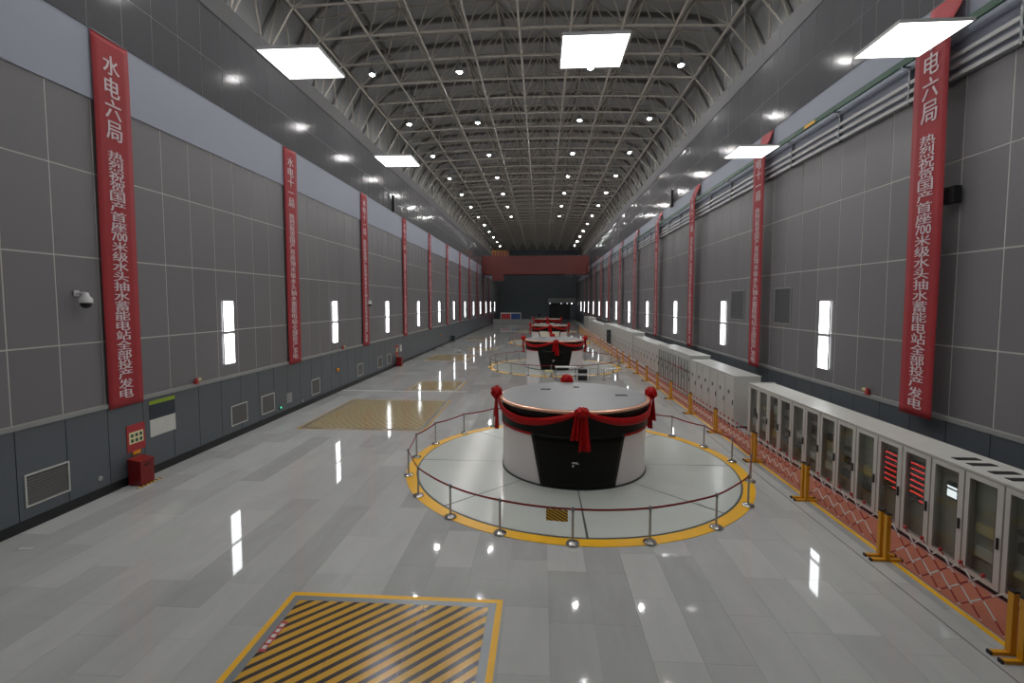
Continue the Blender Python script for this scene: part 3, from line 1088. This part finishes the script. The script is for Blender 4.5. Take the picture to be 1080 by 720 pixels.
# ================================================================== RIGHT SIDE: MAT, LINE, CABINETS
mat_o = box('rubber_mat', M_MAT, 7.68, 8.62, 2.0, 96.0, 0.0, 0.012)
tag(mat_o, 'long red rubber mat in front of the cabinet row', 'mat')
ln_o = box('yellow_floor_line', M_YELLOW, 7.54, 7.64, 2.0, 96.0, 0.0, 0.006)
tag(ln_o, 'straight yellow line along the edge of the red mat', 'floor line')

CX0, CX1 = 8.65, 9.62
CW = 0.835
body_mb = MB()
# open-fronted carcass: back, sides, top, bottom
body_mb.box(0.0, 0.97, 0, 0.03, 0.1, 2.2).box(0.0, 0.97, CW - 0.03, CW - 0.003, 0.1, 2.2).box(0.94, 0.97, 0.03, CW - 0.03, 0.1, 2.2)
body_mb.box(0.0, 0.94, 0.03, CW - 0.03, 0.1, 0.14).box(0.0, 0.94, 0.03, CW - 0.03, 2.16, 2.2)
body_me = body_mb.mesh('carcass', M_CAB)
plinth_me = MB().box(0.03, 0.95, 0.02, CW - 0.02, 0, 0.1).mesh('plinth', M_BLACK)
top_me = MB().box(-0.03, 0.99, 0.002, CW - 0.004, 2.2, 2.235).mesh('top_plate', M_CAB)
inner_me = MB().box(0.16, 0.18, 0.04, CW - 0.04, 0.16, 2.14).mesh('mounting_plate', M_CABIN)
dm = MB()
dm.box(-0.035, -0.005, 0.02, 0.16, 0.12, 2.17).box(-0.035, -0.005, CW - 0.13, CW - 0.02, 0.12, 2.17)
dm.box(-0.035, -0.005, 0.16, CW - 0.13, 0.12, 0.24).box(-0.035, -0.005, 0.16, CW - 0.13, 2.06, 2.17)
door_me = dm.mesh('door', M_CAB)
glass_me = MB().box(-0.026, -0.018, 0.16, CW - 0.13, 0.24, 2.06).mesh('glass', M_GLASS)
handle_me = MB().box(-0.065, -0.036, 0.06, 0.095, 0.93, 1.15).mesh('handle', M_BLACK)
slot_me = MB().box(0.2, 0.7, 0.0, 0.16, 2.235, 2.245).mesh('top_vent', M_BLACK)
gasket = MB()
for (a, c, d, e) in ((0.145, 0.16, 0.225, 2.075), (CW - 0.13, CW - 0.115, 0.225, 2.075)):
    gasket.box(-0.038, -0.034, a, c, d, e)
gasket.box(-0.038, -0.034, 0.16, CW - 0.13, 0.225, 0.24).box(-0.038, -0.034, 0.16, CW - 0.13, 2.06, 2.075)
gasket_me = gasket.mesh('gasket', M_VENT)

NCAB = 15
for k in range(NCAB):
    kk = k - 3                                   # kk = 0 is the one with the white meter screen
    y = 10.0 + CW * kk
    order = k
    extra = {3: ' and small white screen', 4: ' showing red digital readouts, nearer of two', 5: ' showing red digital readouts, farther of two'}.get(k, '')
    t = thing('control_cabinet', 'grey glass-door control cabinet%s, %s from the near end' % (extra, ORD[order]), 'cabinet', (CX0, y, 0), group='glass-door control cabinets')
    obj('carcass', body_me, t)
    obj('plinth', plinth_me, t)
    tp = obj('top_plate', top_me, t)
    d = obj('door', door_me, t)
    obj('glass', glass_me, d)
    obj('handle', handle_me, d)
    obj('gasket', gasket_me, d)
    obj('mounting_plate', inner_me, t)
    if k <= 3:
        obj('top_vent', slot_me, tp, (0, 0.12, 0))
        obj('top_vent', slot_me, tp, (0, 0.48, 0))
    rr = random.Random(k)
    if k == 3:
        mt = MB().box(0.08, 0.16, 0.14, 0.56, 1.42, 1.76).build('meter', M_BLACK, t)
        MB().box(0.072, 0.08, 0.17, 0.53, 1.45, 1.6).build('screen', M_SCREEN, mt)
        MB().box(0.072, 0.08, 0.17, 0.53, 1.64, 1.68).build('screen', M_SCREEN, mt)
    if k in (4, 5):
        for q in range(7):
            z = 0.95 + 0.135 * q
            rk = MB().box(0.06, 0.16, 0.1, 0.72, z, z + 0.11).build('readout_unit', M_VENT, t)
            MB().box(0.052, 0.06, 0.14, 0.68 if q else 0.4, z + 0.055, z + 0.085).build('red_digits', M_LED, rk)
    elif k != 3:
        for q in range(rr.choice([2, 3, 3, 4])):
            z = 0.5 + 0.42 * q + rr.random() * 0.1
            hh = rr.choice([0.1, 0.2, 0.28])
            mm = rr.choice([M_BLACK, M_CAB, M_TANPLATE, M_VENT])
            MB().box(0.06 + rr.random() * 0.05, 0.16, 0.14, 0.68, z, z + hh).build('relay_unit', mm, t)
# far gable of the glass-door row
g_ = box('row_end_panel', M_CAB, 8.62, 9.66, 20.03, 20.12, 0, 2.26)
tag(g_, 'grey end panel closing the far end of the glass-door cabinets', 'panel')

# solid-door cabinets further on, group by group
GROUPS = [(21.35, 6, 1.03, 2.28, 8.55, 9.66, 'plain'), (27.75, 6, 1.22, 2.46, 8.6, 9.7, 'pipes'), (35.2, 8, 1.22, 2.34, 8.65, 9.65, 'plain'), (45.1, 12, 1.7, 2.66, 8.55, 9.7, 'plain'),
          (65.7, 11, 1.7, 2.35, 8.6, 9.65, 'plain'), (84.6, 6, 1.75, 2.75, 8.5, 9.7, 'plain')]
GN = ['first block beyond the glass-door row', 'block with upright pipes', 'low block after the pipes', 'tall far block', 'low distant block', 'last tall block']
for gi, (ys, n, w, h, xa, xb, style) in enumerate(GROUPS):
    d = xb - xa
    b_me = MB().box(0, d, 0.004, w - 0.004, 0.08 if gi < 4 else 0.0, h).mesh('carcass', M_CAB2)
    p_me = MB().box(0.03, d - 0.03, 0.01, w - 0.01, 0, 0.08).mesh('plinth', M_BLACK)
    t_me = MB().box(-0.03, d + 0.03, 0.0, w, h, h + 0.04).mesh('top_plate', M_CAB2)
    d_me = MB().box(-0.025, -0.001, 0.03, w - 0.03, 0.12, h - 0.06).mesh('door', M_CAB2)
    h_me = MB().box(-0.05, -0.026, 0.10, 0.15, 1.0, 1.22).mesh('handle', M_BLACK)
    m_me = MB().box(-0.04, -0.026, w * 0.5, w * 0.5 + 0.16, 1.45, 1.61).mesh('meter', M_VENT)
    for k in range(n):
        t = thing('solid_cabinet', 'pale solid-door cabinet, %s in the %s' % (ORD[k], GN[gi]), 'cabinet', (xa, ys + k * w, 0), group='solid-door cabinets')
        obj('carcass', b_me, t)
        if gi < 4:
            obj('plinth', p_me, t)
            obj('top_plate', t_me, t)
        dd = obj('door', d_me, t)
        if gi < 4:
            obj('handle', h_me, dd)
            obj('meter', m_me, dd)
        if style == 'pipes':
            for q in range(2):
                MB().tube((-0.09, 0.3 + 0.55 * q, 0.1), (-0.09, 0.3 + 0.55 * q, h - 0.25), 0.03, 8).build('pipe', M_STEEL, t, smooth=True)
            MB().tube((-0.09, 0.0, 1.55), (-0.09, w, 1.55), 0.03, 8).build('cross_pipe', M_REDB if k in (1, 2) else M_VENT, t, smooth=True)
        if gi == 3 and k == 8:
            MB().box(-0.55, -0.026, -0.015, 0.015, 0.12, h - 0.5).build('open_door', M_DADO_GAP, t)

# ================================================================== EXPANDING BARRIERS
BY = [4.35, 7.60, 10.52, 13.62, 16.85, 20.55, 24.0, 27.6, 30.75, 33.9]
while BY[-1] < 92:
    BY.append(BY[-1] + 3.3)
BX = 7.46
post_me = MB().box(-0.045, 0.045, -0.045, 0.045, 0.05, 1.03).mesh('post', M_YPOST)
foot = MB().box(-0.30, 0.30, -0.035, 0.035, 0.0, 0.055)
foot_me = foot.mesh('foot', M_YPOST)
cap_me = MB().box(-0.05, 0.05, -0.05, 0.05, 1.03, 1.06).mesh('post_cap', M_BLACK)
fcap = MB().box(-0.33, -0.30, -0.04, 0.04, 0.0, 0.06).box(0.30, 0.33, -0.04, 0.04, 0.0, 0.06)
fcap_me = fcap.mesh('foot_cap', M_BLACK)
knob_me = MB().lathe([(0, -0.035), (0.025, -0.025), (0.035, 0), (0.025, 0.025), (0, 0.035)], 10).mesh('knob', M_REDB, smooth=True)
cable = None


def barrier(i, ya, yb, detail):
    L = yb - ya
    t = thing('expanding_barrier', 'yellow-post red and white lattice barrier, %s from the near end' % ORD[i], 'barrier', (BX, ya, 0), group='lattice barriers along the mat')
    e = 0.075
    for y in (e, L - e):
        p = obj('post', post_me, t, (0, y, 0))
        obj('post_cap', cap_me, p)
        f = obj('foot', foot_me, t, (0, y, 0))
        obj('foot_cap', fcap_me, f)
    n = max(5, round((L - 0.3) / 0.43))
    a, b = 0.15, L - 0.15
    st = (b - a) / n
    z0, z1 = 0.22, 0.98
    span = 2 * st
    if detail:
        dy = span
        for s, x in ((1, -0.012), (-1, 0.012)):
            full = MB()
            wv = 0.018
            full.v += [(-0.006, -s * dy / 2 - wv, -(z1 - z0) / 2), (0.006, -s * dy / 2 - wv, -(z1 - z0) / 2), (0.006, -s * dy / 2 + wv, -(z1 - z0) / 2), (-0.006, -s * dy / 2 + wv, -(z1 - z0) / 2),
                       (-0.006, s * dy / 2 - wv, (z1 - z0) / 2), (0.006, s * dy / 2 - wv, (z1 - z0) / 2), (0.006, s * dy / 2 + wv, (z1 - z0) / 2), (-0.006, s * dy / 2 + wv, (z1 - z0) / 2)]
            full.f += [(3, 2, 1, 0), (4, 5, 6, 7), (0, 1, 5, 4), (1, 2, 6, 5), (2, 3, 7, 6), (3, 0, 4, 7)]
            fm = full.mesh('lattice_bar', M_BAR)
            for k in range(n - 1):
                o = obj('lattice_bar', fm, t, (x, a + st * (k + 1), (z0 + z1) / 2))
        for k in range(n):
            obj('knob', knob_me, t, (-0.02, a + st * (k + 0.5 * 0 + 1) - st, 1.0)) if k else None
        MB().tube((-0.02, 0.1, 0.80), (-0.02, L - 0.1, 0.80), 0.008, 5).build('cable', M_BELT, t)
    else:
        mb = MB()
        for k in range(n - 1):
            yc = a + st * (k + 1)
            mb.tube((0, yc - st, z0), (0, yc + st, z1), 0.015, 4)
            mb.tube((0, yc + st, z0), (0, yc - st, z1), 0.015, 4)
        mb.build('lattice', M_BAR, t)


for i in range(len(BY) - 1):
    barrier(i, BY[i] + 0.02, BY[i + 1] - 0.02, i < 9)

# ================================================================== LEFT WALL FITTINGS
XF = XL + 0.05


def vent(y0, y1, z0, z1, lb):
    t = thing('wall_vent', lb, 'vent', (XF, (y0 + y1) / 2, z0), group='framed vents in the left dado')
    w, h = (y1 - y0) / 2, z1 - z0
    fr = MB()
    for q in ((-w, w, 0, 0.035), (-w, w, h - 0.035, h), (-w, -w + 0.035, 0.035, h - 0.035), (w - 0.035, w, 0.035, h - 0.035)):
        fr.box(0, 0.025, q[0], q[1], q[2], q[3])
    fr.build('frame', M_PAPER, t)
    MB().box(0, 0.004, -w + 0.03, w - 0.03, 0.03, h - 0.03).build('backing', M_VENT, t)
    nb = 11
    sl = MB().prism([(0.004, 0.0), (0.018, -0.018), (0.018, -0.010), (0.004, 0.008)], 'y', -w + 0.035, w - 0.035).mesh('slat', M_VENT)
    for q in range(nb):
        obj('slat', sl, t, (0, 0, 0.07 + (h - 0.12) * q / (nb - 1)))


vent(10.58, 11.68, 0.55, 1.36, 'white-framed vent low in the left dado, nearest to the viewer')
vent(18.32, 19.38, 0.51, 1.34, 'white-framed vent in the left dado just past the first wall light')
vent(20.42, 21.45, 0.48, 1.33, 'white-framed vent in the left dado before the second banner')
vent(25.08, 26.05, 0.44, 1.29, 'white-framed vent in the left dado after the second banner')
vent(31.65, 32.62, 0.47, 1.29, 'white-framed vent in the left dado under the third banner')
vent(35.7, 36.7, 0.47, 1.29, 'faint framed vent in the left dado, second before the far extinguisher box')
vent(37.9, 38.9, 0.47, 1.29, 'faint framed vent in the left dado, just before the far extinguisher box')

# poster with lime strip
t = thing('wall_poster', 'notice poster with lime and navy head on the left dado', 'poster', (XF, 14.87, 1.22))
MB().box(0, 0.012, -0.53, 0.53, 0, 0.56).build('paper', M_PAPER, t)
MB().box(0, 0.012, -0.53, 0.53, 0.56, 1.05).build('picture', M_NAVY, t)
MB().box(0, 0.014, -0.53, 0.53, 1.05, 1.17).build('lime_strip', M_LIME, t)


# extinguisher boxes with signs
def ext_box(y, lb, lbs, lbt):
    t = thing('extinguisher_box', lb, 'fire box', (XL + 0.34, y, 0.0))
    MB().prism([(-0.2, 0.03), (0.2, 0.03), (0.2, 0.70), (-0.2, 0.74)], 'y', -0.25, 0.25).build('body', M_REDBOX, t)
    MB().prism([(-0.21, 0.74), (0.215, 0.70), (0.215, 0.76), (-0.21, 0.83)], 'y', -0.265, 0.265).build('lid', M_REDBOX, t)
    MB().box(-0.18, 0.18, -0.23, 0.23, 0.0, 0.03).build('foot', M_BLACK, t)
    MB().box(0.2, 0.225, -0.08, 0.08, 0.6, 0.63).build('handle', M_BLACK, t)
    s = thing('extinguisher_sign', lbs, 'sign', (XF, y + 0.17, 0.86))
    MB().box(0, 0.02, -0.33, 0.33, 0.12, 0.95).build('board', M_REDB, s)
    MB().box(0, 0.024, -0.26, 0.26, 0.36, 0.72).build('picture_field', M_CREAM, s)
    for q in range(3):
        for r in range(2):
            MB().box(0.024, 0.026, -0.2 + 0.16 * q, -0.1 + 0.16 * q, 0.40 + 0.16 * r, 0.50 + 0.16 * r).build('pictogram', M_GREEN, s)
    MB().box(0, 0.02, -0.14, 0.14, 0.0, 0.12).build('tab', M_ORANGE, s)
    m = tag(box('hazard_tape', M_HAZ_TAPE, XL + 0.52, XL + 0.62, y - 0.42, y + 0.5, 0.0, 0.004), lbt, 'floor tape')


ext_box(13.62, 'red fire extinguisher box on the floor at the left wall, nearest', 'red and cream fire equipment sign above the nearest red box', 'black and yellow tape in front of the nearest red fire box')
ext_box(40.4, 'far red fire extinguisher box on the floor at the left wall', 'red fire equipment sign above the far red box', 'black and yellow tape in front of the far red fire box')
pp = box('wall_notice', M_PAPER, XF, XF + 0.012, 41.45, 42.0, 1.15, 1.75)
tag(pp, 'small white notice on the dado just past the far red box', 'notice')
fb = thing('fire_cabinet', 'small dark fire cabinet far along the foot of the left wall', 'cabinet', (XL + 0.3, 66.0, 0))
MB().box(-0.2, 0.2, -0.3, 0.3, 0.05, 0.8).build('body', M_DADO_GAP, fb)
MB().box(-0.18, 0.18, -0.28, 0.28, 0.0, 0.05).build('foot', M_BLACK, fb)
MB().box(-0.22, 0.22, -0.32, 0.32, 0.8, 0.84).build('lid', M_BLACK, fb)


def dome_camera(x, y, z, s, lb):
    t = thing('dome_camera', lb, 'camera', (x, y, z))
    MB().tube((0, 0, 0.28), (s * 0.28, 0, 0.28), 0.03, 8).build('arm', M_WHITE, t, smooth=True)
    MB().box(min(0, s * 0.03), max(0, s * 0.03), -0.07, 0.07, 0.2, 0.36).build('wall_plate', M_WHITE, t)
    MB().lathe([(0, 0.3), (0.06, 0.3), (0.09, 0.2), (0.15, 0.13), (0.155, 0.02), (0, 0.02)], 20, cx=s * 0.28).build('shroud', M_WHITE, t, smooth=True)
    MB().lathe([(0.13, 0.02), (0.125, -0.05), (0.09, -0.1), (0.04, -0.125), (0, -0.13)], 20, cx=s * 0.28).build('dome', M_BLACK, t, smooth=True)


dome_camera(XL + 0.03, 12.15, 5.55, 1, 'white dome security camera beside the nearest left banner')
dome_camera(XL + 0.03, 33.5, 5.4, 1, 'white dome security camera past the third left banner')


def beacon(x, y, z, s, lb):
    t = thing('alarm_beacon', lb, 'alarm', (x, y, z))
    MB().box(min(0, s * 0.09), max(0, s * 0.09), -0.07, 0.07, -0.02, 0.1).build('base', M_REDB, t)
    MB().lathe([(0.05, 0.1), (0.05, 0.17), (0.03, 0.2), (0, 0.2)], 12, cx=s * 0.05).build('lens', M_REDB, t, smooth=True)
    MB().tube((s * 0.05, 0.06, 0.08), (s * 0.05, 0.2, 0.13), 0.03, 8, r2=0.07).build('horn', M_TANPLATE, t, smooth=True)


beacon(XL + 0.03, 16.43, 2.62, 1, 'small red alarm beacon with horn on the left dado ledge')
beacon(XR - 0.03, 15.85, 2.62, -1, 'small brown alarm beacon with horn on the right dado ledge')
beacon(XL + 0.03, 29.3, 2.62, 1, 'tiny dark alarm beacon on the left dado ledge past the second wall light')


def amber(y, lb):
    t = thing('amber_lamp', lb, 'lamp', (XF, y, 1.40))
    MB().box(0, 0.03, -0.16, 0.16, -0.14, 0.14).build('back_plate', M_VENT, t)
    mb = MB()
    s = mb.grid(lambda u, v: (0.03 + 0.12 * math.cos((v) * PI / 2) if v < 1 else 0.03, 0.12 * math.sin(v * PI / 2) * math.cos(u * 2 * PI), 0.12 * math.sin(v * PI / 2) * math.sin(u * 2 * PI)), 18, 6)
    mb.build('globe', M_ORANGE, t, smooth=True)


amber(28.4, 'round amber lamp on the left dado between second and third banners')
amber(58.5, 'far round amber lamp on the left dado')
ex = thing('exit_sign', 'small green glowing exit sign low on the left dado', 'sign', (XF, 21.95, 0.42))
MB().box(0, 0.04, -0.13, 0.13, 0, 0.14).build('case', M_GREEN, ex)
MB().box(0.04, 0.043, -0.05, 0.05, 0.03, 0.11).build('glow', M_EXIT, ex)
pl_ = box('wall_plate', M_SILL, XF, XF + 0.01, 22.55, 23.05, 0.55, 1.05)
tag(pl_, 'plain grey cover plate on the left dado after the exit sign', 'plate')
for y, z, lb in ((12.55, 0.55, 'small round white socket on the left dado before the nearest fire box'), (24.1, 0.36, 'small round white socket on the left dado beyond the second banner')):
    s = thing('wall_socket', lb, 'socket', (XF, y, z))
    MB().tube((0, 0, 0), (0.02, 0, 0), 0.06, 14).build('cover', M_WHITE, s, smooth=True)
    MB().tube((0.02, 0, 0), (0.03, 0, 0), 0.035, 14).build('flap', M_SILL, s, smooth=True)
fl = thing('floor_sticker', 'small white printed sticker on the floor near the left wall', 'sticker', (-11.68, 9.77, 0.0), rz=0.15)
MB().box(-0.17, 0.17, -0.09, 0.09, 0.0, 0.003).build('film', M_SILL, fl)
for q in range(4):
    MB().box(-0.14 + q * 0.075, -0.09 + q * 0.075, -0.05, 0.05, 0.003, 0.0036).build('print', M_WHITE, fl)

# right wall fittings
for i, (y0, y1, wh) in enumerate(((20.85, 22.3, 'nearer, after the nearest right wall light'), (25.5, 27.3, 'farther, before the second right wall light'))):
    t = thing('wall_grille', 'dark square air grille on the right wall, ' + wh, 'grille', (XR - 0.008, (y0 + y1) / 2, 4.62), group='air grilles on the right wall')
    w = (y1 - y0) / 2
    MB().box(-0.01, 0, -w, w, 0, 1.6).build('backing', M_VENT, t)
    fr = MB()
    for q in ((-w, w, 0, 0.05), (-w, w, 1.55, 1.6), (-w, -w + 0.05, 0.05, 1.55), (w - 0.05, w, 0.05, 1.55)):
        fr.box(-0.03, -0.01, q[0], q[1], q[2], q[3])
    fr.build('frame', M_SILL, t)
    sl = MB().box(-0.022, -0.01, -w + 0.05, w - 0.05, 0, 0.035).mesh('slat', M_DADO)
    for q in range(16):
        obj('slat', sl, t, (0, 0, 0.1 + q * 0.09))
t = thing('wall_speaker', 'dark wall speaker beside the near right banner', 'speaker', (XR - 0.03, 12.95, 8.1))
MB().box(-0.24, -0.06, -0.2, 0.2, 0, 0.42).build('case', M_BLACK, t)
MB().box(-0.06, 0.0, -0.06, 0.06, 0.12, 0.3).build('bracket', M_STEEL, t)
for side, x, s in (('left', XL + 0.1, 1), ('right', XR - 0.1, -1)):
    t = thing('column_speaker', 'slim black column speaker on the %s cornice edge' % side, 'speaker', (x, 39.6 if side == 'left' else 39.1, 13.1))
    MB().box(min(0.05 * s, s * 0.25), max(0.05 * s, s * 0.25), -0.14, 0.14, 0, 1.35).build('case', M_BLACK, t)
    MB().box(min(0, s * 0.05), max(0, s * 0.05), -0.05, 0.05, 0.5, 0.8).build('bracket', M_STEEL, t)

# ================================================================== BETWEEN THE FIRST TWO DRUMS
y_ = 34.0
t = thing('work_bench', 'silver framed bench with white top behind the nearest drum', 'bench', (1.75, y_, 0), group=None)
MB().box(-0.75, 0.75, -0.35, 0.35, 0.9, 0.95).build('bench_top', M_WHITE, t)
MB().box(-0.72, 0.72, -0.33, 0.33, 0.42, 0.46).build('shelf', M_WHITE, t)
for sx in (-0.7, 0.7):
    for sy in (-0.3, 0.3):
        MB().tube((sx, sy, 0), (sx, sy, 0.9), 0.025, 8).build('leg', M_CHROME, t, smooth=True)
t = thing('equipment_case', 'black and white equipment case behind the nearest drum', 'case', (2.95, y_, 0))
MB().box(-0.32, 0.32, -0.25, 0.25, 0.0, 0.35).build('lower_case', M_BLACK, t)
MB().box(-0.32, 0.32, -0.25, 0.25, 0.35, 0.5).build('white_band', M_WHITE, t)
MB().box(-0.32, 0.32, -0.25, 0.25, 0.5, 0.8).build('upper_case', M_BLACK, t)
for j, xx in enumerate((3.95, 5.0)):
    t = thing('steel_barrier', 'low silver rail barrier behind the nearest drum, %s' % ('beside the black case' if j == 0 else 'farther right'), 'barrier', (xx, y_, 0), group='silver rail barriers')
    for sx in (-0.48, 0.48):
        MB().tube((sx, 0, 0), (sx, 0, 0.85), 0.022, 8).build('post', M_CHROME, t, smooth=True)
        MB().box(sx - 0.03, sx + 0.03, -0.2, 0.2, 0, 0.03).build('foot', M_CHROME, t)
    for z in (0.3, 0.83):
        MB().tube((-0.48, 0, z), (0.48, 0, z), 0.02, 8).build('rail', M_CHROME, t, smooth=True)
    for q in range(6):
        MB().tube((-0.36 + 0.144 * q, 0, 0.3), (-0.36 + 0.144 * q, 0, 0.83), 0.012, 6).build('baluster', M_CHROME, t, smooth=True)
t = thing('yellow_trestle', 'small pale yellow trestle left of the silver bench', 'trestle', (0.55, y_, 0))
MB().box(-0.28, 0.28, -0.05, 0.05, 0.55, 0.7).build('board', M_CREAM, t)
for sx in (-0.24, 0.24):
    MB().tube((sx, -0.18, 0), (sx, 0, 0.58), 0.02, 6).build('leg', M_YPOST, t)
    MB().tube((sx, 0.18, 0), (sx, 0, 0.58), 0.02, 6).build('leg', M_YPOST, t)

# ================================================================== CRANE AND FAR END
cy = 100.0
cr_ = thing('overhead_crane', 'dark red overhead travelling crane spanning the far hall', 'crane', (MID, cy, 11.2))
hw = (XR - XL) / 2 - 0.45
for j, dy in enumerate((0.0, 3.4)):
    MB().box(-hw, hw, dy, dy + 1.2, 0.15, 4.0).build('girder', M_CRANE, cr_)
for sx in (-1, 1):
    MB().box(min(sx * (hw - 0.6), sx * hw), max(sx * (hw - 0.6), sx * hw), -1.0, 5.6, 0.5, 1.6).build('end_carriage', M_CRANE, cr_)
MB().box(-9.0, -6.6, -0.6, 0.0, -1.2, 0.15).build('operator_cab', M_CRANE, cr_)
MB().box(6.2, 7.8, -0.4, 0.0, -0.5, 0.15).build('hoist_box', M_BLACK, cr_)
tr = MB().box(-9.2, -5.6, 0.3, 4.2, 4.0, 5.0).build('trolley', M_CRANE, cr_)
for q in range(6):
    MB().tube((-9.0 + 0.65 * q, 0.2, 4.0), (-9.0 + 0.65 * q, 0.2, 5.1), 0.04, 6).build('guard_post', M_YPOST, tr)
MB().tube((-9.0, 0.2, 5.1), (-5.75, 0.2, 5.1), 0.04, 6).build('guard_rail', M_YPOST, tr)
for sx in (-10.2, -6.0, 6.4, 9.0):
    MB().box(sx - 0.1, sx + 0.1, -0.5, 0.0, 3.9, 4.0).build('lamp_arm', M_STEEL, cr_)

t = thing('display_board', 'white framed display board with red and blue panels at the far end', 'board', (-8.4, 130, 0))
MB().box(-2.8, 2.8, 0, 0.12, 2.35, 2.6).build('head_beam', M_WHITE, t)
for sx in (-2.75, 0.0, 2.75):
    MB().box(sx - 0.08, sx + 0.08, 0, 0.12, 0, 2.35).build('post', M_WHITE, t)
MB().box(-2.6, -0.1, 0.02, 0.08, 0.6, 2.35).build('red_panel', M_REDB, t)
MB().box(0.1, 2.6, 0.02, 0.08, 0.6, 2.35).build('blue_panel', M_BLUEB, t)
t = thing('low_partition', 'long low grey partition across the far left floor', 'partition', (-6.0, 118, 0))
for q in range(5):
    MB().box(-6.0 + 2.4 * q, -3.64 + 2.4 * q, -0.06, 0.06, 0.05, 1.25).build('panel', M_SILL, t)
    MB().box(-6.0 + 2.4 * q, -5.9 + 2.4 * q, -0.2, 0.2, 0, 0.05).build('foot', M_STEEL, t)
t = thing('floor_slot', 'thin dark slot in the floor at the far left', 'floor slot', (-9.0, 104, 0))
MB().box(-1.8, 1.8, -0.5, 0.5, 0.0, 0.01).build('cover', M_BLACK, t)
MB().box(-1.9, 1.9, 0.5, 0.62, 0.0, 0.02).build('edge', M_STEEL, t)
t = thing('far_console', 'dark grey console behind the farthest drum', 'console', (-0.5, 124, 0))
MB().box(-2.4, 2.4, -0.5, 0.5, 0, 1.7).build('body', M_DADO, t)
MB().box(-0.4, 0.3, -0.3, 0.3, 1.7, 2.4).build('monitor', M_BLACK, t)
t = thing('balcony', 'grey balcony with small lamps over a dark opening on the end wall', 'balcony', (6.2, Y1 - 0.02, 0))
MB().box(-4.2, 4.2, -2.2, 0, 5.2, 5.5).build('slab', M_SILL, t)
MB().box(-4.2, 4.2, -2.2, -2.12, 5.5, 6.7).build('parapet', M_SILL, t)
MB().box(-3.9, 2.6, -0.06, 0.0, 0.2, 5.1).build('opening', M_BLACK, t)
for sx in (-4.0, 3.9):
    MB().box(sx - 0.15, sx + 0.15, -2.2, -1.9, 0, 5.2).build('column', M_DADO, t)
for q, sx in enumerate((-3.6, -0.2, 1.6, 3.0)):
    MB().lathe([(0, 4.95), (0.16, 4.95), (0.16, 5.18), (0, 5.18)], 10, cx=sx, cy=-2.0).build('lamp', M_SCREEN if q < 3 else M_PANELGLOW, t)

# a parent that is an Empty keeps its parts; nothing else is left in the scene
bpy.context.view_layer.update()
